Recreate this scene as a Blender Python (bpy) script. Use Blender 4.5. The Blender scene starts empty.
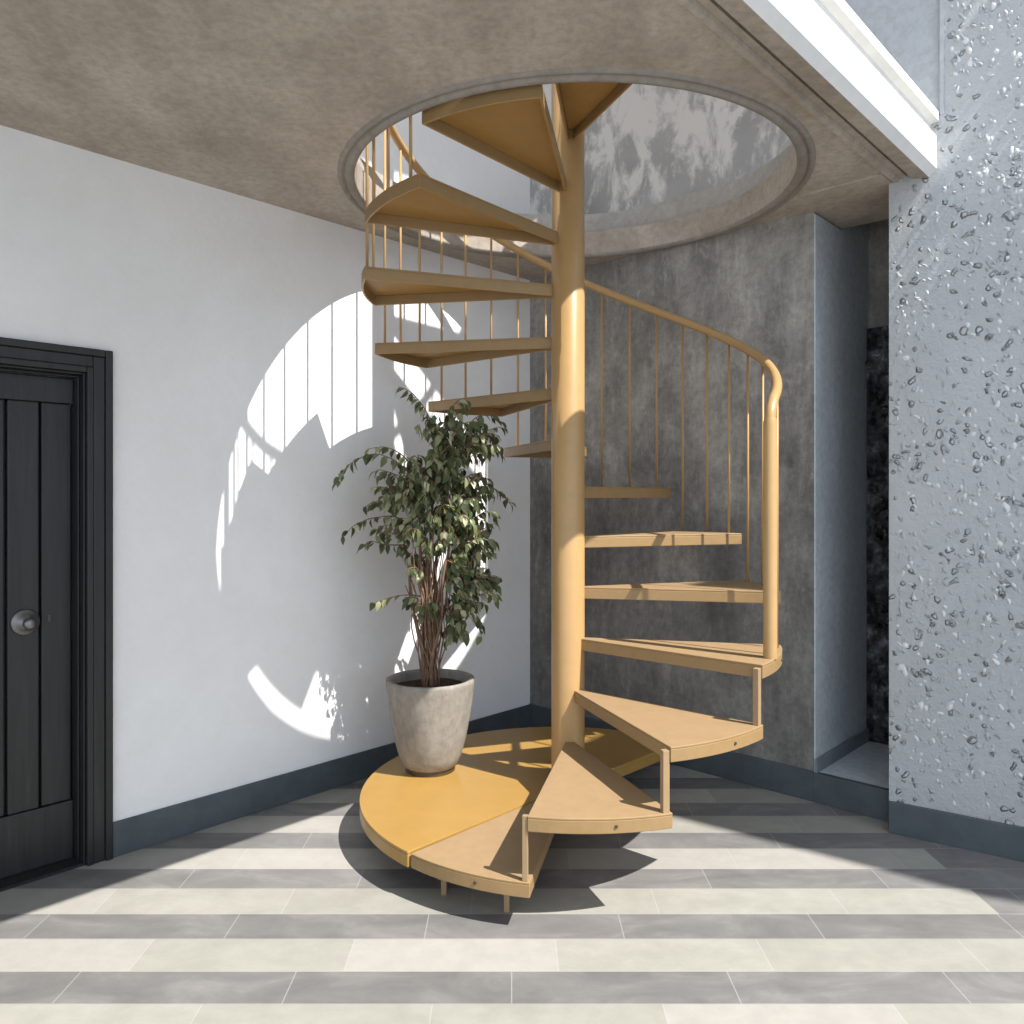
import bpy, bmesh, math, random
from mathutils import Vector, Matrix
random.seed(7)
sc = bpy.context.scene
COL = sc.collection
PI = math.pi
EYE = 1.458                      # camera height
F = 800.0; HZ = 496.0            # focal length in px and horizon row, used for measuring only
CEIL = EYE + 1.366
SLAB_TOP = CEIL + 0.245

# ------------------------------------------------------------------ helpers
def obj(name, bm, mat=None, parent=None, smooth=False, kind=None):
    me = bpy.data.meshes.new(name)
    if parent is not None:
        r = parent
        while r.parent: r = r.parent
        bmesh.ops.transform(bm, matrix=Matrix.Translation(-r.location), verts=bm.verts)
    bmesh.ops.recalc_face_normals(bm, faces=bm.faces)
    bm.to_mesh(me); bm.free()
    if smooth:
        for p in me.polygons: p.use_smooth = True
    o = bpy.data.objects.new(name, me)
    COL.objects.link(o)
    if mat: me.materials.append(mat)
    if parent is not None: o.parent = parent
    if kind: o['kind'] = kind
    return o

def thing(name, label, cat, loc=(0, 0, 0), group=None, kind=None):
    o = bpy.data.objects.new(name, None); COL.objects.link(o)
    o.location = loc; o['label'] = label; o['category'] = cat
    o.empty_display_size = .1
    if group: o['group'] = group
    if kind: o['kind'] = kind
    return o

def struct(name, bm, mat, label, cat, smooth=False):
    o = obj(name, bm, mat, None, smooth)
    o['kind'] = 'structure'; o['label'] = label; o['category'] = cat
    return o

def bevel(o, w=.004, seg=2, ang=35):
    m = o.modifiers.new('bevel', 'BEVEL'); m.width = w; m.segments = seg
    m.limit_method = 'ANGLE'; m.angle_limit = math.radians(ang)
    m.harden_normals = False

def prism(bm, pts, z0, z1):
    lo = [bm.verts.new((p[0], p[1], z0)) for p in pts]
    hi = [bm.verts.new((p[0], p[1], z1)) for p in pts]
    n = len(pts)
    bm.faces.new(lo[::-1]); bm.faces.new(hi)
    for i in range(n):
        bm.faces.new((lo[i], lo[(i+1) % n], hi[(i+1) % n], hi[i]))

def ring_prism(bm, outer, inner, z0, z1):
    n = len(outer)
    v = [[bm.verts.new((p[0], p[1], z)) for p in L] for L in (outer, inner) for z in (z0, z1)]
    o0, o1, i0, i1 = v
    for i in range(n):
        j = (i+1) % n
        bm.faces.new((o0[i], o0[j], o1[j], o1[i])); bm.faces.new((i0[j], i0[i], i1[i], i1[j]))
        bm.faces.new((o0[j], o0[i], i0[i], i0[j])); bm.faces.new((o1[i], o1[j], i1[j], i1[i]))

def lathe(bm, prof, c=(0, 0, 0), n=64, caps=False):
    rings = []
    for r, z in prof:
        rings.append([bm.verts.new((c[0]+r*math.cos(2*PI*i/n), c[1]+r*math.sin(2*PI*i/n), c[2]+z)) for i in range(n)])
    for a, b in zip(rings, rings[1:]):
        for i in range(n):
            j = (i+1) % n
            bm.faces.new((a[i], a[j], b[j], b[i]))
    if caps:
        bm.faces.new(rings[0][::-1]); bm.faces.new(rings[-1])

def tube(bm, pts, rad, n=12, cap=True):
    pts = [Vector(p) for p in pts]
    if not hasattr(rad, '__len__'): rad = [rad]*len(pts)
    prev = None; rings = []
    for i, p in enumerate(pts):
        if i == 0: t = pts[1]-p
        elif i == len(pts)-1: t = p-pts[i-1]
        else: t = (pts[i+1]-p).normalized()+(p-pts[i-1]).normalized()
        t.normalize()
        if prev is None:
            a = Vector((0, 0, 1)) if abs(t.z) < .9 else Vector((1, 0, 0))
            u = t.cross(a).normalized()
        else:
            u = (prev - t*prev.dot(t)).normalized()
        prev = u; w = t.cross(u)
        rings.append([bm.verts.new(p + (u*math.cos(2*PI*k/n)+w*math.sin(2*PI*k/n))*rad[i]) for k in range(n)])
    for a, b in zip(rings, rings[1:]):
        for k in range(n):
            j = (k+1) % n
            bm.faces.new((a[k], a[j], b[j], b[k]))
    if cap:
        bm.faces.new(rings[0][::-1]); bm.faces.new(rings[-1])

# --- the two wall directions meeting in the far corner
C0 = Vector((.114, 5.07, 0))
DL = Vector((-.6850, -.7285, 0)).normalized()      # along the left wall, corner -> towards the viewer
NL = Vector((.7285, -.6850, 0)).normalized()       # left wall normal (into the place)
DB = NL.copy()                                     # along the back/right wall, corner -> right
NB = DL.copy()                                     # back wall normal (into the place)
def P(s, t, z=0): return C0 + DL*s + DB*t + Vector((0, 0, z))    # s from back wall, t from left wall
def tb(u, o=0.0):                                  # t of image column u on the plane o in front of the back wall
    k = (u-512)/F; b = C0+NB*o
    return (k*b.y-b.x)/(DB.x-k*DB.y)
def stbox(bm, s0, s1, t0, t1, z0, z1):
    prism(bm, [P(s0, t0), P(s1, t0), P(s1, t1), P(s0, t1)], z0, z1)
def st_fill(bm, outer, hole, z0, z1):
    """plate with a round hole"""
    loops = []
    for z in (z0, z1):
        L = []
        for pts in (outer, hole):
            vs = [bm.verts.new((p[0], p[1], z)) for p in pts]
            es = [bm.edges.new((vs[i], vs[(i+1) % len(vs)])) for i in range(len(vs))]
            L.append((vs, es))
        bmesh.ops.triangle_fill(bm, use_beauty=True, use_dissolve=False, edges=L[0][1]+L[1][1])
        loops.append(L)
    for k in (0, 1):
        a, b = loops[0][k][0], loops[1][k][0]
        for i in range(len(a)):
            j = (i+1) % len(a)
            bm.faces.new((a[i], a[j], b[j], b[i]))

# ------------------------------------------------------------------ materials
class NT:
    def __init__(s, name, rough=.6, spec=.4, metal=0):
        s.m = bpy.data.materials.new(name); s.m.use_nodes = True
        s.t = s.m.node_tree; s.b = s.t.nodes['Principled BSDF']
        s.b.inputs['Roughness'].default_value = rough
        s.b.inputs['Specular IOR Level'].default_value = spec
        s.b.inputs['Metallic'].default_value = metal
        s.tc = s.t.nodes.new('ShaderNodeTexCoord')
    def n(s, typ, **kw):
        x = s.t.nodes.new(typ)
        for k, v in kw.items(): setattr(x, k, v)
        return x
    def link(s, a, b): s.t.links.new(a, b)
    def coord(s, scale=(1, 1, 1), rot=(0, 0, 0)):
        mp = s.n('ShaderNodeMapping'); mp.inputs['Scale'].default_value = scale; mp.inputs['Rotation'].default_value = rot
        s.link(s.tc.outputs['Object'], mp.inputs['Vector']); return mp.outputs['Vector']
    def noise(s, scale, detail=6, rough=.6, vec=None, dist=0):
        x = s.n('ShaderNodeTexNoise'); x.inputs['Scale'].default_value = scale
        x.inputs['Detail'].default_value = detail; x.inputs['Roughness'].default_value = rough
        x.inputs['Distortion'].default_value = dist
        s.link(vec if vec is not None else s.tc.outputs['Object'], x.inputs['Vector'])
        return x.outputs['Fac']
    def ramp(s, fac, stops, interp='LINEAR'):
        x = s.n('ShaderNodeValToRGB'); cr = x.color_ramp; cr.interpolation = interp
        while len(cr.elements) < len(stops): cr.elements.new(.5)
        for e, (p, c) in zip(cr.elements, stops):
            e.position = p; e.color = (c, c, c, 1) if not hasattr(c, '__len__') else (*c, 1)
        s.link(fac, x.inputs['Fac']); return x.outputs['Color']
    def mix(s, fac, a, b, mode='MIX'):
        x = s.n('ShaderNodeMix', data_type='RGBA', blend_type=mode)
        for v, i in ((fac, 0), (a, 6), (b, 7)):
            if isinstance(v, (int, float)): x.inputs[i].default_value = v
            elif isinstance(v, tuple): x.inputs[i].default_value = (*v, 1)
            else: s.link(v, x.inputs[i])
        return x.outputs[2]
    def math(s, op, a, b=None, c=None):
        x = s.n('ShaderNodeMath', operation=op)
        for i, v in enumerate((a, b, c)):
            if v is None: continue
            if isinstance(v, (int, float)): x.inputs[i].default_value = v
            else: s.link(v, x.inputs[i])
        return x.outputs[0]
    def color(s, c):
        if isinstance(c, tuple): s.b.inputs['Base Color'].default_value = (*c, 1)
        else: s.link(c, s.b.inputs['Base Color'])
    def bump(s, h, strength=.3, dist=.01):
        x = s.n('ShaderNodeBump'); x.inputs['Strength'].default_value = strength; x.inputs['Distance'].default_value = dist
        s.link(h, x.inputs['Height']); s.link(x.outputs[0], s.b.inputs['Normal'])

def m_plaster():
    k = NT('white_plaster', .75, .25)
    a = k.noise(1.4, 5, .6); b = k.noise(9, 6, .7); 
    c = k.mix(k.ramp(a, [(.3, 0), (.7, 1)]), (.79, .785, .78), (.85, .855, .865))
    c = k.mix(k.ramp(b, [(.35, .0), (.75, .18)]), c, (.62, .60, .57))
    k.color(c); k.bump(k.noise(22, 6, .65), .25, .008); return k.m

def m_concrete(name, dark, mid, light, sc_=1.0, streak=(3, 3, .7), bmp=.35, foot_dark=0):
    k = NT(name, .8, .25)
    v = k.coord(streak)
    a = k.noise(1.1*sc_, 8, .62, None, .3); b = k.noise(1.6*sc_, 8, .7, v, .2); f = k.noise(28, 6, .7)
    c = k.ramp(a, [(.32, dark), (.5, mid), (.68, light)])
    c2 = k.ramp(b, [(.35, dark), (.55, mid), (.75, light)])
    c = k.mix(.5, c, c2)
    c = k.mix(k.ramp(f, [(.35, .35), (.6, 0)]), c, tuple(x*.62 for x in dark))
    g = k.noise(11*sc_, 9, .78, k.coord((1.5, 1.5, .6)), .8)
    c = k.mix(k.ramp(g, [(.54, 0), (.70, .4 if foot_dark else .22)]), c, light)
    if foot_dark:                                    # ragged darkening towards the foot of the wall
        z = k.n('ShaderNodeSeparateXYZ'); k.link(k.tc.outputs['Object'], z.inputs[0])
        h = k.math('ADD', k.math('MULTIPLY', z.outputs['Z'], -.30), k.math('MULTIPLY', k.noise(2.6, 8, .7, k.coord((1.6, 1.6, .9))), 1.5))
        c = k.mix(k.ramp(h, [(.10, 0), (.42, foot_dark)]), c, (.46, .46, .47), 'MULTIPLY')
    k.color(c); k.bump(k.noise(16, 8, .7), bmp, .01); return k.m

def m_peel():
    k = NT('peeling_limewash', .85, .2)
    v = k.coord((3.2, 3.2, 1.7))
    a = k.noise(2.0, 10, .68, v, .4); g = k.noise(1.5, 6, .6)
    grey = k.ramp(g, [(.3, (.30, .295, .29)), (.7, (.44, .44, .44))])
    z = k.n('ShaderNodeSeparateXYZ'); k.link(k.tc.outputs['Object'], z.inputs[0])
    zz = k.math('MULTIPLY_ADD', z.outputs['Z'], .16, -.60)      # limewash is lost along the wall foot
    f = k.ramp(k.math('ADD', a, zz), [(.39, 0), (.50, 1)])
    k.color(k.mix(f, grey, (.66, .645, .62))); k.bump(a, .4, .01); return k.m

def m_pebble():
    k = NT('rough_cast_plaster', .52, .45)
    vo = k.n('ShaderNodeTexVoronoi'); vo.inputs['Scale'].default_value = 26; vo.inputs['Randomness'].default_value = 1
    ds = k.n('ShaderNodeMix', data_type='RGBA', blend_type='LINEAR_LIGHT')
    nz = k.n('ShaderNodeTexNoise'); nz.inputs['Scale'].default_value = 9; nz.inputs['Detail'].default_value = 4
    k.link(k.tc.outputs['Object'], nz.inputs['Vector'])
    ds.inputs[0].default_value = .06
    k.link(k.tc.outputs['Object'], ds.inputs[6]); k.link(nz.outputs['Color'], ds.inputs[7])
    k.link(ds.outputs[2], vo.inputs['Vector'])
    dab = k.ramp(vo.outputs['Distance'], [(.0, 1), (.22, .9), (.38, .0)])
    patch = k.ramp(k.noise(5.5, 4, .6), [(.46, 0), (.56, 1)])
    sel = k.ramp(vo.outputs['Color'], [(.45, 0), (.55, 1)])
    h = k.math('MULTIPLY', k.math('MULTIPLY', dab, patch), sel)
    hn = k.math('ADD', h, k.math('MULTIPLY', k.noise(40, 6, .7), .25))
    base = k.ramp(k.noise(2.0, 7, .65), [(.3, (.40, .415, .425)), (.7, (.465, .48, .49))])
    k.color(k.mix(k.math('MULTIPLY', h, .35), base, (.58, .60, .63)))
    k.bump(hn, 1.0, .045)
    return k.m

def m_floor():
    k = NT('striped_stone_tiles', .55, .35)
    x = k.n('ShaderNodeSeparateXYZ'); k.link(k.tc.outputs['Object'], x.inputs[0])
    X, Y = x.outputs['X'], x.outputs['Y']
    per, gw = .3372, .159
    q = k.math('DIVIDE', k.math('SUBTRACT', Y, 2.2946-per*40), per)
    fr = k.math('FRACT', q); row = k.math('FLOOR', q)
    isg = k.math('LESS_THAN', fr, gw/per)                    # 1 on grey rows
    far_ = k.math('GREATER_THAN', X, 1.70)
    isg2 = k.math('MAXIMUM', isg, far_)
    # joints between tiles in a row
    rr = k.math('MULTIPLY_ADD', isg, .5, row)
    off = k.math('MULTIPLY', k.math('FRACT', k.math('MULTIPLY', rr, .437)), .66)
    xx = k.math('DIVIDE', k.math('ADD', X, k.math('ADD', off, 20.0)), .66)
    jf = k.math('ABSOLUTE', k.math('SUBTRACT', k.math('FRACT', xx), .5))
    jl = k.math('GREATER_THAN', jf, .4972)
    e1 = k.math('LESS_THAN', k.math('ABSOLUTE', k.math('SUBTRACT', fr, gw/per)), .0055)
    e2 = k.math('LESS_THAN', k.math('ABSOLUTE', k.math('SUBTRACT', fr, .0055)), .0055)
    joint = k.math('MAXIMUM', jl, k.math('MAXIMUM', e1, e2))
    tid = k.math('ADD', k.math('FLOOR', xx), k.math('MULTIPLY', rr, 17.3))
    wn = k.n('ShaderNodeTexWhiteNoise', noise_dimensions='1D'); k.link(tid, wn.inputs['W'])
    v = k.coord((1, 2.2, 1))
    a = k.noise(3.2, 8, .65, v, .6); b = k.noise(12, 6, .7)
    grey = k.ramp(a, [(.3, (.13, .126, .125)), (.5, (.168, .162, .159)), (.72, (.235, .226, .216))])
    cream = k.ramp(a, [(.3, (.285, .278, .243)), (.7, (.335, .327, .29))])
    pink = k.mix(k.math('MULTIPLY', k.math('GREATER_THAN', wn.outputs['Value'], .62), .7), cream, (.335, .317, .297))
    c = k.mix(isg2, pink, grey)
    c = k.mix(k.ramp(b, [(.4, .22), (.62, 0)]), c, k.mix(.5, c, (.08, .078, .075)))
    br = k.math('MULTIPLY_ADD', wn.outputs['Value'], .16, .92)
    bc = k.n('ShaderNodeCombineColor')
    for i in range(3): k.link(br, bc.inputs[i])
    c = k.mix(1.0, c, bc.outputs[0], 'MULTIPLY')
    c = k.mix(k.math('MULTIPLY', joint, .45), c, (.40, .39, .37))
    k.color(c)
    k.bump(k.math('SUBTRACT', k.math('MULTIPLY', a, .4), k.math('MULTIPLY', joint, .3)), .12, .004)
    return k.m

def m_simple(name, c, rough=.5, spec=.4, metal=0, var=.12, ns=14, bmp=.05, coat=0):
    k = NT(name, rough, spec, metal)
    a = k.noise(ns, 6, .65)
    k.color(k.ramp(a, [(.3, tuple(x*(1-var) for x in c)), (.7, tuple(min(1, x*(1+var)) for x in c))]))
    if bmp: k.bump(k.noise(ns*4, 5, .6), bmp, .003)
    if coat: k.b.inputs['Coat Weight'].default_value = coat
    return k.m

def m_leaf():
    k = NT('fig_leaf', .36, .4)
    g = k.n('ShaderNodeNewGeometry')
    a = k.noise(30, 3, .5)
    c = k.ramp(g.outputs['Random Per Island'], [(0, (.035, .045, .020)), (.4, (.085, .108, .042)), (.72, (.17, .195, .08)), (.9, (.34, .34, .19)), (1, (.55, .52, .36))])
    c = k.mix(k.ramp(a, [(.45, 0), (.75, .4)]), c, (.16, .19, .08))
    k.color(c)
    tr = k.n('ShaderNodeBsdfTranslucent'); k.link(c, tr.inputs['Color'])
    ms = k.n('ShaderNodeMixShader'); ms.inputs[0].default_value = .22
    out = k.t.nodes['Material Output']
    k.link(k.b.outputs[0], ms.inputs[1]); k.link(tr.outputs[0], ms.inputs[2]); k.link(ms.outputs[0], out.inputs['Surface'])
    return k.m

def m_relief():
    k = NT('black_relief', .25, .6)
    vo = k.n('ShaderNodeTexVoronoi'); vo.inputs['Scale'].default_value = 17
    k.link(k.coord((1, 1, .75)), vo.inputs['Vector'])
    n_ = k.noise(11, 5, .6)
    k.color(k.ramp(n_, [(.40, (.016, .016, .018)), (.56, (.08, .085, .09)), (.70, (.30, .33, .36))]))
    k.bump(k.math('ADD', vo.outputs['Distance'], n_), 1.0, .06); return k.m

def m_door():
    k = NT('black_stained_wood', .42, .4)
    v = k.coord((14, 14, .9))
    a = k.noise(3, 7, .65, v, .3)
    k.color(k.ramp(a, [(.3, (.011, .011, .0115)), (.6, (.021, .021, .0215)), (.8, (.036, .035, .034))]))
    k.bump(a, .25, .004); return k.m

M = dict(
    plaster=m_plaster(), pebble=m_pebble(), peel=m_peel(), floor=m_floor(), leaf=m_leaf(), relief=m_relief(), door=m_door(),
    back=m_concrete('grey_concrete_wall', (.14, .135, .127), (.33, .317, .295), (.62, .595, .55), 1.5, foot_dark=.72),
    corridor=m_concrete('blue_grey_plaster', (.44, .475, .51), (.55, .59, .63), (.66, .70, .74)),
    smooth=m_concrete('smooth_grey_plaster', (.36, .38, .405), (.42, .44, .465), (.48, .50, .525), 1.2, (1, 1, 1), .25),
    ceil=m_concrete('brown_grey_concrete', (.30, .255, .208), (.45, .395, .335), (.60, .535, .465), 1.5, (2.4, .8, 1), .3),
    ring=m_concrete('worn_grey_concrete', (.36, .335, .305), (.44, .415, .38), (.54, .515, .475), 2.0, (2, 2, 1), .3),
    fascia=m_simple('white_fascia_plaster', (.74, .73, .70), .7, .3, 0, .06, 8, .15),
    slate=m_simple('slate_plinth', (.072, .087, .097), .5, .4, 0, .22, 6, .12),
    paint=m_simple('mustard_paint', (.415, .258, .108), .36, .45, 0, .05, 10, .04),
    tread=m_simple('beige_tread_paint', (.30, .203, .110), .5, .35, 0, .07, 22, .08),
    side=m_simple('tread_edge_shade_tint', (.28, .18, .08), .45, .4, 0, .06, 22, .06),  # edge colour deepened to carry the shade on the rims
    under=m_simple('tread_underside_glow_tint', (.36, .205, .062), .45, .4, 0, .06, 14, .05),  # warm glow of the shaded underside put into its colour
    skirt=m_simple('grey_skirting', (.19, .215, .235), .6, .3, 0, .15, 8, .1),
    glint=m_simple('painted_glint', (.60, .605, .61), .35, .5, 0, .08, 30, 0),  # pale lumps standing in for glints of light on the rough-cast
    rim=m_concrete('shaded_rim_concrete', (.235, .21, .18), (.31, .285, .25), (.40, .37, .33), 2.0, (2, 2, 1), .3),  # brownish rim, darkened further in place of the groove's shade
    yellow=m_simple('yellow_tread_paint', (.34, .20, .055), .34, .45, 0, .05, 9, .04),
    pot=m_concrete('pot_concrete', (.20, .18, .152), (.29, .265, .23), (.38, .352, .31), 4, (5, 5, 1.2), .15),
    soil=m_simple('dark_soil', (.055, .038, .026), .95, .1, 0, .6, 40, .8),
    bark=m_simple('fig_bark', (.19, .115, .075), .85, .15, 0, .45, 35, .6),
    steel=m_simple('brushed_steel', (.20, .20, .20), .40, .5, .8, .05, 20, 0),
    dark=m_simple('dark_bolt', (.10, .075, .045), .5, .4, .5, .2, 20, 0),
)

# ------------------------------------------------------------------ the setting
# floor
bm = bmesh.new(); prism(bm, [(-7, -5), (8, -5), (8, 8), (-7, 8)], -.08, 0)
struct('floor', bm, M['floor'], 'floor of alternating cream and grey stone tile stripes under the staircase', 'floor')

WT = 7.4
S_DOOR0, S_DOOR1, Z_DOOR = 2.618, 3.60, 1.95
# left wall with its door opening
bm = bmesh.new()
stbox(bm, -.25, S_DOOR0, -.25, 0, 0, WT)
stbox(bm, S_DOOR0, S_DOOR1, -.25, 0, Z_DOOR, WT)
stbox(bm, S_DOOR1, 6.2, -.25, 0, 0, WT)
struct('wall_left', bm, M['plaster'], 'white plastered wall carrying the round patch of sunlight, left of the stairs', 'wall')
bm = bmesh.new(); stbox(bm, .012, S_DOOR0-.09, 0, .012, 0, .141)
bevel(struct('baseboard_left', bm, M['slate'], 'slate grey plinth strip along the foot of the white wall', 'baseboard'), .003)

# back wall
T_OPEN = tb(814)
bm = bmesh.new(); stbox(bm, -.34, 0, 0, T_OPEN, 0, CEIL)
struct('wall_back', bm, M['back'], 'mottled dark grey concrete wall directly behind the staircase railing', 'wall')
bm = bmesh.new(); stbox(bm, -.25, 0, 0, T_OPEN-.1, CEIL, WT)
struct('wall_back_upper', bm, M['peel'], 'peeling limewashed wall seen through the round ceiling opening', 'wall')
W0 = Vector((1.637, 3.474, 0)); DR = Vector((.824, -.567, 0)).normalized(); NR = Vector((-.567, -.824, 0)).normalized()
def PR(t, o, z=0): return W0+DR*t+NR*o+Vector((0, 0, z))
def rbox(bm, t0, t1, o0, o1, z0, z1):
    prism(bm, [PR(t0, o0), PR(t1, o0), PR(t1, o1), PR(t0, o1)], z0, z1)
T_EDGE, T_END, RH = .208, 1.7, 7.4
bm = bmesh.new(); rbox(bm, -.36, T_EDGE, -.25, -.012, SLAB_TOP-.02, WT)
struct('wall_right_upper', bm, M['smooth'], 'smooth grey plaster wall above the white slab edge, top right', 'wall')
bm = bmesh.new()
rbox(bm, 0, T_EDGE, -.30, 0, 0, SLAB_TOP-.01)
rbox(bm, T_EDGE, T_END, -.30, 0, 0, RH)
rnd = random.Random(21)
def dab(t, z, L, w, h, rot, hollow):
    """one lump of thrown plaster standing out of the wall"""
    n = 9; lv = [(1.3, -.12), (.98, .42), (.5, .92)]
    c0, s0 = math.cos(rot), math.sin(rot); ph = [rnd.uniform(.8, 1.2) for _ in range(n)]
    rings = []
    for f, zz in lv:
        rg = []
        for i in range(n):
            x = math.cos(2*PI*i/n)*w*f*ph[i]; y = math.sin(2*PI*i/n)*L*f*ph[i]
            rg.append(bm.verts.new(PR(t+x*c0-y*s0, h*zz, z+x*s0+y*c0)))
        rings.append(rg)
    top = bm.verts.new(PR(t, h*(.45 if hollow else 1.05), z))
    for p, q in zip(rings, rings[1:]):
        for i in range(n): bm.faces.new((p[i], p[(i+1) % n], q[(i+1) % n], q[i]))
    for i in range(n): bm.faces.new((rings[-1][i], rings[-1][(i+1) % n], top))
    if rnd.random() < .3 and not hollow:
        for p in rings+[[top]]:
            for v in p:
                for f in v.link_faces: f.material_index = 1
cl = [(rnd.uniform(.0, 1.0), rnd.uniform(.2, 4.6)) for _ in range(120)]
cnt = 0
while cnt < 2600:
    if rnd.random() < .7:
        c = rnd.choice(cl); t = rnd.gauss(c[0], .07); z = rnd.gauss(c[1], .13)
    else: t = rnd.uniform(.02, 1.0); z = rnd.uniform(.2, 4.6)
    if t < .03 or t > 1.05 or z < .17 or z > 4.7: continue
    if z < CEIL+.3 and z > CEIL-.40 and t < .24-(CEIL-z)*.45: continue
    if z > CEIL and t < T_EDGE+.03: continue
    k = rnd.random()
    dab(t, z, rnd.uniform(.005, .012)*(1.7 if k > .92 else 1), rnd.uniform(.0035, .007)*(1.6 if k > .92 else 1), rnd.uniform(.002, .008), rnd.gauss(.25, .5), k < .07)
    cnt += 1
struct('wall_right', bm, M['pebble'], 'pale blue grey rough-cast wall covering the right edge of the photo', 'wall').data.materials.append(M['glint'])
bm = bmesh.new(); rbox(bm, T_EDGE-.012, T_EDGE+.004, -.02, .005, SLAB_TOP-.01, RH)
struct('trim_1', bm, M['smooth'], 'thin upright plaster bead between smooth and rough-cast wall, top right', 'trim')
bm = bmesh.new(); rbox(bm, 0, T_END, 0, .012, 0, .137)
bevel(struct('baseboard_right', bm, M['slate'], 'dark slate plinth along the foot of the rough-cast wall', 'baseboard'), .003)
# added unseen blocker: its leaning edge throws the shade along the right-hand floor
AZ = Vector((.806, -.592, 0)); PE = Vector((.592, .806, 0))
bm = bmesh.new()
pr = [(3.95, 0), (3.60, 5.4), (3.36, 7.3), (3.36, 8.3), (7.5, 8.3), (7.5, 0)]
f0 = [bm.verts.new(AZ*4+PE*o+Vector((0, 0, z))) for o, z in pr]; f1 = [bm.verts.new(AZ*5.2+PE*o+Vector((0, 0, z))) for o, z in pr]
bm.faces.new(f0); bm.faces.new(f1[::-1])
for i in range(len(pr)):
    j = (i+1) % len(pr); bm.faces.new((f0[i], f0[j], f1[j], f1[i]))
struct('shade_blocker_right', bm, M['smooth'], 'unseen wall added to cast shade, outside the right edge of the frame', 'wall')
bm = bmesh.new(); stbox(bm, 0, .012, .0, T_OPEN, 0, .145); stbox(bm, -.02, .012, T_OPEN, 2.2, 0, .14)
bevel(struct('baseboard_back', bm, M['slate'], 'dark slate plinth along the foot of the concrete wall behind the stairs', 'baseboard'), .003)

# passage behind the slot at the right
SE = -.72
bm = bmesh.new(); stbox(bm, SE, -.02, T_OPEN, T_OPEN+.85, 0, .138)
struct('floor_passage', bm, M['corridor'], 'raised grey floor of the narrow passage at right', 'floor')
bm = bmesh.new(); stbox(bm, SE, -.34, T_OPEN-.2, T_OPEN, 0, CEIL+.35)
struct('wall_passage_left', bm, M['corridor'], 'blue grey side wall inside the narrow passage', 'wall')
bm = bmesh.new(); stbox(bm, -.338, -.002, T_OPEN, T_OPEN+.006, .14, CEIL-.02)
struct('trim_4', bm, M['corridor'], 'blue grey plastered reveal at the left side of the passage mouth', 'trim')
bm = bmesh.new(); stbox(bm, SE-.15, SE, T_OPEN-.2, T_OPEN+1.0, 0, CEIL+.35)
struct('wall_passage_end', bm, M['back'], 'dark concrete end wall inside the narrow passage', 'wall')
bm = bmesh.new(); stbox(bm, SE, -.25, T_OPEN+.85, T_OPEN+1.0, 0, CEIL+.35)
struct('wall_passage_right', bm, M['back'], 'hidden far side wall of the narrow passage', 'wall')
bm = bmesh.new(); stbox(bm, SE-.15, -.34, T_OPEN-.2, T_OPEN+1.0, CEIL+.35, CEIL+.45); stbox(bm, -.35, -.25, T_OPEN-.2, T_OPEN+1.0, CEIL+.24, CEIL+.45)
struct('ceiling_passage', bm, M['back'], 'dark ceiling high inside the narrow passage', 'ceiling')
bm = bmesh.new(); stbox(bm, SE+.04, .004, T_OPEN+.006, T_OPEN+.016, .138, .205)
struct('baseboard_passage', bm, M['skirt'], 'slate skirting at the foot of the passage side wall', 'baseboard')
# black relief panel at the end of the passage
pt = tb(868, SE+.02)
bm = bmesh.new(); stbox(bm, SE+.012, SE+.04, pt, pt+.76, .14, 2.36)
rp = obj('relief_panel', bm, M['relief']); rp['label'] = 'glossy black lumpy relief panel standing at the end of the narrow passage'; rp['category'] = 'panel'
bm = bmesh.new()
rnd = random.Random(3)
for i in range(130):
    a = pt+.03+rnd.random()*.5; z = .2+rnd.random()*2.1; r = .018+rnd.random()*.03
    m4 = Matrix.Translation(P(SE+.04, a, z)) @ Matrix.Rotation(rnd.random()*6, 4, 'Y') @ Matrix.Diagonal((r, r*.55, r*.6, 1))
    bmesh.ops.create_icosphere(bm, subdivisions=2, radius=1, matrix=m4)
x = obj('relief_boss', bm, M['relief'], rp, True); x['kind'] = 'stuff'

# slab with the round opening
HC = Vector((.265, 3.57, 0)); HR = .950
T_FASC = 2.385; T_IN = 2.215
def circ(r, n=128): return [HC+Vector((r*math.cos(2*PI*i/n), r*math.sin(2*PI*i/n), 0)) for i in range(n)]
bm = bmesh.new()
st_fill(bm, [P(-.34, 0), P(6.2, 0), P(6.2, T_IN), P(-.34, T_IN)], circ(HR), CEIL, CEIL+.125)
struct('ceiling', bm, M['ceil'], 'brown grey raw concrete ceiling slab with the large round opening', 'ceiling')
bm = bmesh.new()
st_fill(bm, [P(.0, 0), P(6.2, 0), P(6.2, T_IN), P(.0, T_IN)], [p if (p-C0).dot(DL) > .02 else p+DL*(.02-(p-C0).dot(DL)) for p in circ(HR+.065)], CEIL+.125, SLAB_TOP)
struct('floor_upper', bm, M['ring'], 'upper storey floor screed around the round opening', 'floor')
bm = bmesh.new()
lathe(bm, [(HR+.004, .01), (HR-.002, -.004), (HR+.006, -.014), (HR+.022, -.018), (HR+.036, -.012), (HR+.041, -.002), (HR+.045, -.002),
           (HR+.050, -.010), (HR+.060, -.012), (HR+.068, -.007), (HR+.072, .004)], (HC.x, HC.y, CEIL), 160)
struct('trim_2', bm, M['rim'], 'moulded concrete rim around the round ceiling opening', 'trim', True)
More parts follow.
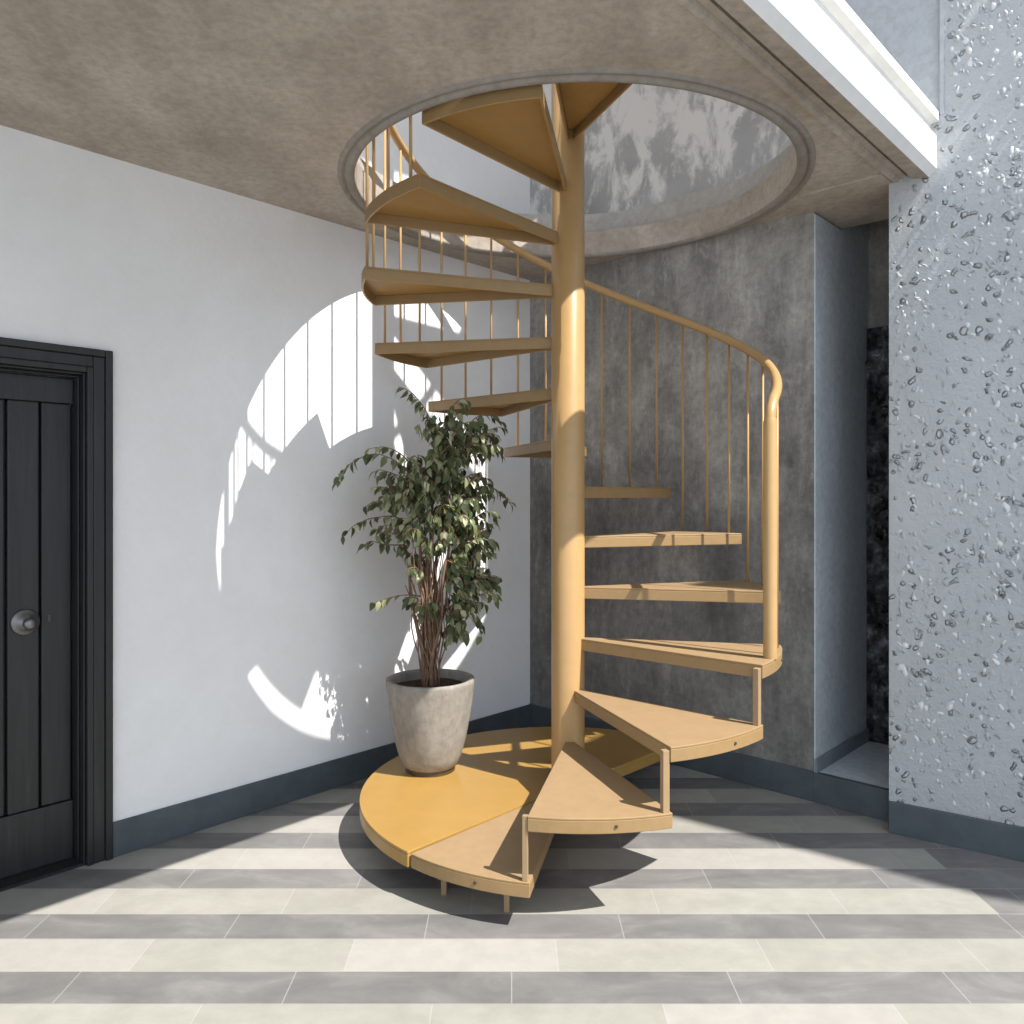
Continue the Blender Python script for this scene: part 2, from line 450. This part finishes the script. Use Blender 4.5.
# edge beam: profile across t, run along s
prof = [(T_IN, 0), (T_IN+.006, -.012), (T_IN+.026, -.012), (T_IN+.03, .006), (T_IN+.056, .006), (T_IN+.057, .045), (T_IN+.077, .045), (T_IN+.079, -.010),
        (T_FASC-.034, -.018), (T_FASC-.028, -.018), (T_FASC, .014), (T_FASC, .150), (T_FASC-.022, .157), (T_FASC-.022, .205), (T_FASC+.008, .212),
        (T_FASC+.008, .25), (T_IN, .25)]
bm = bmesh.new()
ends = [[bm.verts.new(P(s, t, CEIL+z)) for t, z in prof] for s in (-.05, 6.2)]
for i in range(len(prof)):
    j = (i+1) % len(prof); bm.faces.new((ends[0][i], ends[0][j], ends[1][j], ends[1][i]))
bm.faces.new(ends[0]); bm.faces.new(ends[1][::-1])
fas = struct('trim_3', bm, M['fascia'], 'white sunlit slab edge with drip groove running diagonally at upper right', 'trim')
# underside of the edge beam is the same raw concrete as the ceiling
fas.data.materials.append(M['ceil'])
for p in fas.data.polygons:
    c = p.center; t = (Vector(c)-C0).dot(DB)
    if c.z < CEIL+.05 and t < T_FASC-.027 and p.normal.z < .95: p.material_index = 1
bm = bmesh.new(); stbox(bm, .0, .235, 1.79, T_IN, CEIL-.010, CEIL+.002); stbox(bm, -.34, 0, T_OPEN, T_IN, CEIL-.010, CEIL)
struct('trim_5', bm, M['ceil'], 'shallow concrete band on the ceiling above the passage mouth', 'trim')

# slab added far above the frame to shade the upper left wall
bm = bmesh.new(); stbox(bm, 0, 6.2, 0, 2.12, 6.0, 6.3)
struct('shade_blocker_above', bm, M['ceil'], 'concrete slab added out of the frame to shade the upper wall', 'ceiling')

# door in the left wall
dr = thing('door_1', 'black panelled wooden door with round steel knob at the left edge', 'door', tuple(P(2.95, 0, 0)), kind='structure')
bm = bmesh.new()
def casing(bm, w0, w1, t0, t1):           # U-shaped strip around the opening, w from the opening edge
    stbox(bm, S_DOOR0-w1, S_DOOR0-w0, t0, t1, 0, Z_DOOR+w1)
    stbox(bm, S_DOOR1+w0, S_DOOR1+w1, t0, t1, 0, Z_DOOR+w1)
    stbox(bm, S_DOOR0-w0, S_DOOR1+w0, t0, t1, Z_DOOR+w0, Z_DOOR+w1)
casing(bm, .062, .09, .0, .024); casing(bm, .018, .062, .0, .015); casing(bm, -.006, .018, -.02, .020)
bevel(obj('door_casing', bm, M['door'], dr), .004)
bm = bmesh.new()
casing(bm, -.014, -.006, -.12, .0); casing(bm, -.022, -.0145, -.12, -.04)
bevel(obj('door_jamb', bm, M['door'], dr), .003)
a0, a1 = S_DOOR0+.023, S_DOOR1-.023
zb, zt = .012, Z_DOOR-.024
bm = bmesh.new()
stbox(bm, a0, a1, -.125, -.082, zb, .242); stbox(bm, a0, a1, -.125, -.082, zt-.10, zt)
bevel(obj('door_rail', bm, M['door'], dr), .004)
nb = 8; w = (a1-a0)/nb
for i in range(nb):
    bm = bmesh.new(); stbox(bm, a0+i*w+.004, a0+(i+1)*w-.004, -.12, -.088 if i % 2 else -.093, .242, zt-.10)
    bevel(obj('door_board', bm, M['door'], dr), .006, 3)
bm = bmesh.new(); stbox(bm, a0, a1, -.13, -.12, zb, zt); obj('door_backing', bm, M['door'], dr)
bm = bmesh.new(); prof = [(.001, 0), (.050, 0), (.051, .004), (.047, .009), (.039, .011), (.033, .018), (.020, .026), (.012, .032), (.012, .044), (.019, .050), (.023, .058), (.021, .068), (.013, .074), (.001, .076)]
lathe(bm, prof, n=32)
kp = P(2.812, -.088, .972)
bmesh.ops.transform(bm, matrix=Matrix.Translation(kp) @ NL.to_track_quat('Z', 'Y').to_matrix().to_4x4(), verts=bm.verts)
obj('door_knob', bm, M['steel'], dr, True)
bm = bmesh.new(); stbox(bm, 2.722, 2.730, -.095, -.0915, .965, .99); obj('keyhole', bm, M['dark'], dr)
bm = bmesh.new(); stbox(bm, S_DOOR0-.0, S_DOOR1, -.25, .0, 0, .012); obj('threshold', bm, M['door'], dr)

# ------------------------------------------------------------------ spiral staircase
PX, PY = .248, 3.543
R = .899; A0 = -133.2; ST = 30.3; RISE = .222; Z0 = EYE-1.289; TH = .052
stair = thing('spiral_staircase', 'mustard yellow steel spiral staircase rising through the round ceiling opening', 'staircase', (PX, PY, 0))
def pol(r, a, z=0):
    a = math.radians(a); return Vector((PX+r*math.cos(a), PY+r*math.sin(a), z))
def zt_(k): return Z0+RISE*k
bm = bmesh.new()
lathe(bm, [(.0735, Z0-.02), (.0735, 6.0), (.001, 6.0)], (PX, PY, 0), 64)
obj('central_pole', bm, M['paint'], stair, True)
bm = bmesh.new(); lathe(bm, [(.001, 0), (.066, 0), (.066, .012), (.06, .014), (.06, Z0-.02)], (PX, PY, 0), 48)
obj('pole_foot', bm, M['paint'], stair)

def sector(r0, r1, a, b, d=0, n=14):
    """sector outline, edges inset by d"""
    pa, pb = math.radians(a), math.radians(b)
    na = Vector((-math.sin(pa), math.cos(pa), 0))*d; nbv = Vector((math.sin(pb), -math.cos(pb), 0))*d
    da = math.degrees(d/r1)
    out = [pol(r0+d, a)+na]
    for i in range(n+1):
        x = a+da+(b-a-2*da)*i/n
        out.append(pol(r1-d, x))
    out.append(pol(r0+d, b)+nbv)
    return out
def bolt(par, k, ang, z):
    c = pol(R+.001, ang, z); d = (pol(1, ang)-pol(0, ang))
    bm = bmesh.new(); lathe(bm, [(.001, .003), (.005, .003), (.006, 0), (.006, -.004), (.001, -.004)], n=14)
    bmesh.ops.transform(bm, matrix=Matrix.Translation(c) @ d.to_track_quat('Z', 'Y').to_matrix().to_4x4(), verts=bm.verts)
    obj('bolt', bm, M['dark'], par)
NTR = 20; EXT = {0: 1.0, 1: 1.9, 2: 1.8}
for k in range(NTR):
    up = -7 if k > 13 else 0                     # the next flight starts from the upper floor
    a = A0+ST*k+.25+{2: .9, 3: .9}.get(k, 0)+up; b = A0+ST*(k+1)-.25+EXT.get(k, 0)+up
    z = zt_(k)
    bm = bmesh.new()
    prism(bm, sector(.066, R, a, b), z-.008, z)
    ring_prism(bm, sector(.066, R, a, b), sector(.066, R, a, b, .010), z-TH, z-.0079)
    t = obj('tread', bm, M['tread'], stair)
    t.data.materials.append(M['side']); t.data.materials.append(M['under'])
    for p in t.data.polygons:
        if p.normal.z < -.5: p.material_index = 2
        elif p.normal.z < .5: p.material_index = 1
    bevel(t, .0025, 2)
    if k < 5: bolt(t, k, (a+b)/2+3, z-.028)
# half-round platform under the plant
bm = bmesh.new()
pa, pb = 45.0, 226.5
prism(bm, sector(.0, R+.008, pa, pb, 0, 72), Z0-.006, Z0+.006)
ring_prism(bm, sector(.02, R+.008, pa, pb, 0, 72), sector(.02, R+.008, pa, pb, .012, 72), Z0-TH, Z0-.0059)
pf = obj('platform', bm, M['yellow'], stair); bevel(pf, .0025)
# legs under platform and first tread
for ang, r in ((-110, .78), (-129, .79), (-136, .72), (178, .80), (140, .8), (100, .8), (46.5, .775), (-150, .35), (60, .35)):
    bm = bmesh.new(); c = pol(r, ang); w = .010
    prism(bm, [c+Vector((x, y, 0)) for x, y in ((-w, -w), (w, -w), (w, w), (-w, w))], 0, Z0-.009)
    bevel(obj('platform_leg', bm, M['tread'], stair), .002)
# flat posts linking each tread corner to the tread below
for k in range(3):
    ang = A0+ST*(k+1)+.25+(.9 if k else 0)      # against the leading edge of the upper tread
    bm = bmesh.new(); w = .0095 if k == 0 else .0125
    ca = pol(R-.004-w, ang)
    er = (pol(1, ang)-pol(0, ang)); et = Vector((-er.y, er.x, 0))
    off = -et*(w+.0005)
    prism(bm, [ca+off+er*(x*w*.9)+et*(y*w) for x, y in ((-1, -1), (1, -1), (1, 1), (-1, 1))], zt_(k)-.001, zt_(k+1)-(.002 if k == 0 else .012))
    bevel(obj('riser_post', bm, M['tread'], stair), .002)
# handrail: helix ending in a bend down to the newel
RR = .879
def zr(a): return Z0+RISE*(a-A0)/ST+.900
pts = []
a_top = A0+ST*NTR-2
a = a_top
while a > -27: pts.append(pol(RR, a, zr(a))); a -= 3
nw = -32.0
p1 = pol(RR, nw+2.2, zr(nw)+.004)
pts += [pol(RR, -28.2, zr(-28.2)), p1, pol(RR, nw+.6, zr(nw)-.022), pol(RR, nw, zr(nw)-.055)]
pts += [pol(RR, nw, zr(nw)-.085), pol(RR, nw, zt_(3))]
# smooth by Catmull-Rom on the bend
bm = bmesh.new(); tube(bm, pts[:-1], .0205, 16, False)
obj('handrail', bm, M['paint'], stair, True)
bm = bmesh.new(); tube(bm, [pol(RR, nw, zr(nw)-.050), pol(RR, nw, zr(nw)-.068), pol(RR, nw, zt_(3)-.001)], [.0208, .0262, .0262], 20, False)
obj('newel_post', bm, M['paint'], stair, True)
bm = bmesh.new(); tube(bm, [pol(RR, a_top, zr(a_top)+.0), pol(RR, a_top, zt_(NTR-1)-.001)], .0215, 20)
obj('newel_post', bm, M['paint'], stair, True)
for k in range(3, NTR):
    for j in range(3):
        ang = A0+ST*k+ST*(j+.5)/3
        if k == 3 and j == 0: continue
        if k == NTR-1 and j == 2: continue
        bm = bmesh.new(); tube(bm, [pol(RR, ang, zt_(k)-.001), pol(RR, ang, zr(ang)-.012)], .0062, 8)
        obj('baluster', bm, M['paint'], stair, True)

# ------------------------------------------------------------------ potted fig
QX, QY = -.384, 3.76; QZ = Z0+.006
plant = thing('potted_plant', 'leafy green weeping fig in a tapered beige concrete pot on the yellow platform', 'plant', (QX, QY, QZ))
HP = .43
bm = bmesh.new()
lathe(bm, [(.001, .024), (.120, .024), (.129, .03), (.147, .075), (.168, .15), (.187, .25), (.200, .34), (.206, .40), (.208, .415), (.207, .427), (.200, .43),
           (.186, .428), (.181, .415), (.178, .37), (.175, .34)], (QX, QY, QZ), 64)
obj('pot', bm, M['pot'], plant, True)
bm = bmesh.new(); lathe(bm, [(.001, 0), (.116, 0), (.118, .026), (.001, .026)], (QX, QY, QZ), 48)
obj('pot_foot', bm, M['dark'], plant)
bm = bmesh.new()
rnd = random.Random(11)
rings = []
for i in range(9):
    r = .001+.181*i/8
    rings.append([bm.verts.new((QX+r*math.cos(2*PI*j/32), QY+r*math.sin(2*PI*j/32), QZ+.385+.012*(1-i/8)+rnd.uniform(-.006, .006))) for j in range(32)])
for p, q in zip(rings, rings[1:]):
    for j in range(32): bm.faces.new((p[j], p[(j+1) % 32], q[(j+1) % 32], q[j]))
obj('soil', bm, M['soil'], plant, True)

def W(u, v, dy=0.0):                        # where a twig stands: picture column/row measured on the trunk's depth
    y = QY+dy
    return Vector(((u-512)/F*y, y, EYE+(HZ-v)/F*y))
base = Vector((QX, QY, QZ+.37))
rnd = random.Random(5)
# stems
bm = bmesh.new()
stem_tops = [(430, 545, .02), (418, 530, -.05), (440, 520, .06), (450, 535, -.02), (432, 500, .0), (405, 545, .05), (446, 560, -.06), (424, 560, .08)]
def wav(a, b, n, amp, r0, r1, bmx):
    pts = []; ph = rnd.random()*6; ph2 = rnd.random()*6
    for i in range(n+1):
        f = i/n; p = a.lerp(b, f); e = math.sin(PI*f)
        pts.append(p+Vector((math.sin(f*9+ph)*amp*e, math.cos(f*8+ph2)*amp*e, 0)))
    tube(bmx, pts, [r0+(r1-r0)*i/n for i in range(n+1)], 8); return pts
for i, (u, v, dy) in enumerate(stem_tops):
    an = 2*PI*i/len(stem_tops)
    wav(base+Vector((.022*math.cos(an), .022*math.sin(an), 0)), W(u, v, dy), 14, .012, .014 if i < 5 else .010, .006, bm)
for i in range(34):                          # hanging aerial roots wound round the stems
    an = rnd.random()*6.28
    wav(base+Vector((.04*math.cos(an), .04*math.sin(an), 0)), W(430+rnd.uniform(-26, 24), rnd.uniform(525, 605), rnd.uniform(-.1, .08)), 10, .016, .004, .0022, bm)
obj('trunk', bm, M['bark'], plant, True)

leaf_bm = bmesh.new(); br_bm = bmesh.new()
def in_stair(p):
    r = math.hypot(p.x-PX, p.y-PY); a = math.degrees(math.atan2(p.y-PY, p.x-PX)) % 360
    return r < R+.07 and p.z > zt_(9 if a > 142 else 8)-TH-.03
def leaf(pos, d, up, L, wd):
    if in_stair(pos) or in_stair(pos+d.normalized()*L): return
    d = d.normalized(); s = d.cross(up)
    if s.length < 1e-3: s = Vector((1, 0, 0))
    s.normalize(); n = s.cross(d).normalized()
    curl = rnd.uniform(.1, .65)*L
    prof = [(0, .06), (.25, .85), (.5, 1.0), (.75, .62), (1.0, .03)]
    rows = []
    for f, w in prof:
        c = pos+d*(L*f)-n*(curl*f*f)
        o = s*(wd*.5*w); lift = n*(wd*.18*w)
        rows.append([leaf_bm.verts.new(c-o+lift), leaf_bm.verts.new(c), leaf_bm.verts.new(c+o+lift)])
    for p, q in zip(rows, rows[1:]):
        for i in (0, 1): leaf_bm.faces.new((p[i], p[i+1], q[i+1], q[i]))
def sprig(pts, every=.011, L=(.036, .056), r0=.004, droop=.55):
    """a twig with alternate drooping leaves"""
    pts = [p for p in pts if not in_stair(p)]
    if len(pts) < 2: return
    tube(br_bm, pts, [r0*(1-.7*i/(len(pts)-1)) for i in range(len(pts))], 6)
    tot = 0; side = 1
    for p, q in zip(pts, pts[1:]):
        seg = q-p; n = max(1, int(seg.length/every))
        for i in range(n):
            c = p+seg*((i+rnd.random()*.6)/n)
            d = Vector((rnd.uniform(-1, 1), rnd.uniform(-1, 1), 0)); d = d*.7+seg.normalized()*.45
            d.z = -droop*.55-rnd.random()*.75+.1
            l = rnd.uniform(*L); up = Vector((rnd.uniform(-.7, .7), rnd.uniform(-1.0, .4), 1))
            leaf(c, d, up, l, l*rnd.uniform(.50, .66))
def twig(u0, v0, d0, pts, **kw):
    P0 = [W(u0, v0, d0)]+[W(*p) for p in pts]
    sm = []
    for i in range(len(P0)-1):
        for j in range(4): sm.append(P0[i].lerp(P0[i+1], j/4))
    sm.append(P0[-1])
    for _ in range(2): sm = [sm[0]]+[(sm[i-1]+sm[i]*2+sm[i+1])/4 for i in range(1, len(sm)-1)]+[sm[-1]]
    sprig(sm, **kw)
# named outlying twigs measured from the photograph
twig(432, 500, 0, [(440, 440, 0), (425, 408, -.02), (412, 392, -.03), (398, 386, -.04)])
twig(432, 500, 0, [(400, 462, -.03), (375, 452, -.06), (350, 462, -.08), (334, 486, -.09)])
twig(432, 500, 0, [(405, 455, .05), (385, 446, .06), (368, 449, .07)], every=.022)
twig(418, 530, -.05, [(395, 515, -.05), (370, 518, -.08), (352, 526, -.10), (341, 540, -.11)])
twig(405, 545, .05, [(385, 545, .03), (370, 540, .0), (362, 548, .0)], every=.02)
twig(430, 598, .02, [(408, 594, .02), (388, 598, .0), (371, 604, -.01)], every=.026)
twig(440, 520, .06, [(478, 485, .03), (496, 488, .02), (512, 506, .0)])
twig(450, 470, .02, [(470, 420, .0), (488, 412, -.01), (503, 424, -.02)])
twig(445, 600, 0, [(462, 625, -.04), (470, 640, -.06)], every=.02)
twig(446, 560, -.06, [(470, 570, -.06), (486, 585, -.08), (498, 600, -.08)])
twig(440, 450, 0, [(452, 405, .0), (462, 398, 0), (470, 402, 0)])
twig(450, 560, .02, [(468, 590, .03), (478, 618, .03), (482, 640, .02)], every=.014)
# crown built of many short twigs: (u, v, depth offset, half width, half height, count)
blobs = [(448, 425, 0, 34, 18, 16), (462, 440, .0, 36, 22, 20), (440, 455, -.02, 40, 22, 18), (420, 478, -.03, 40, 22, 26), (455, 478, .02, 42, 26, 28),
         (398, 488, -.06, 28, 22, 16), (478, 500, .03, 24, 26, 14), (430, 510, -.05, 46, 26, 28), (465, 525, .0, 30, 28, 20), (400, 525, -.03, 26, 20, 12),
         (470, 560, -.02, 26, 26, 18), (478, 545, .0, 22, 22, 10), (466, 598, -.01, 20, 26, 16), (460, 622, .0, 14, 14, 6), (413, 552, .02, 14, 16, 6),
         (436, 605, -.05, 16, 8, 4), (418, 600, .0, 14, 8, 4), (488, 440, 0, 14, 16, 6), (440, 535, -.08, 22, 12, 7), (490, 575, -.04, 10, 16, 6)]
for u, v, dy, hw, hh, n in blobs:
    for i in range(int(n*1.35)):
        x = rnd.gauss(0, .45); y = rnd.gauss(0, .45)
        x = max(-1, min(1, x)); y = max(-1, min(1, y)); dd = dy+rnd.gauss(0, .075)
        tip = W(u+x*hw, v+y*hh, dd)
        if tip.z > EYE+.575: continue
        root = tip+(W(434, v+40, 0)-tip)*rnd.uniform(.3, .5)+Vector((rnd.uniform(-.03, .03), rnd.uniform(-.03, .03), .02))
        mid = root.lerp(tip, .55)+Vector((0, 0, .02))
        sprig([root, mid, tip, tip+(tip-root)*.25-Vector((0, 0, .03))], every=.017, r0=.0028)
obj('branches', br_bm, M['bark'], plant, True)
obj('foliage', leaf_bm, M['leaf'], plant, True)
# a few dropped leaves' worth of litter stays in the pot as soil texture

# ------------------------------------------------------------------ light
sun = bpy.data.lights.new('sun', 'SUN'); sun.energy = 8.6; sun.angle = math.radians(.45); sun.color = (1, .96, .90)
so = bpy.data.objects.new('sun', sun); COL.objects.link(so)
SD = Vector((.612, -.450, 1.0))
so.rotation_euler = SD.to_track_quat('Z', 'Y').to_euler(); so.location = (4, -3, 8)
wd = bpy.data.worlds.new('sky'); sc.world = wd; wd.use_nodes = True
nt = wd.node_tree; bg = nt.nodes['Background']
bg.inputs['Color'].default_value = (.765, .87, 1.0, 1); bg.inputs['Strength'].default_value = 1.66

cam = bpy.data.cameras.new('camera'); co = bpy.data.objects.new('camera', cam); COL.objects.link(co)
co.location = (0, 0, EYE); co.rotation_euler = (PI/2, 0, 0)
cam.sensor_width = 36; cam.lens = F/1024*36; cam.shift_y = -16/1024; cam.clip_start = .05
sc.camera = co
vs = sc.view_settings
vs.view_transform = 'Standard'; vs.look = 'None'; vs.gamma = 1; vs.exposure = 0.0; vs.use_curve_mapping = False
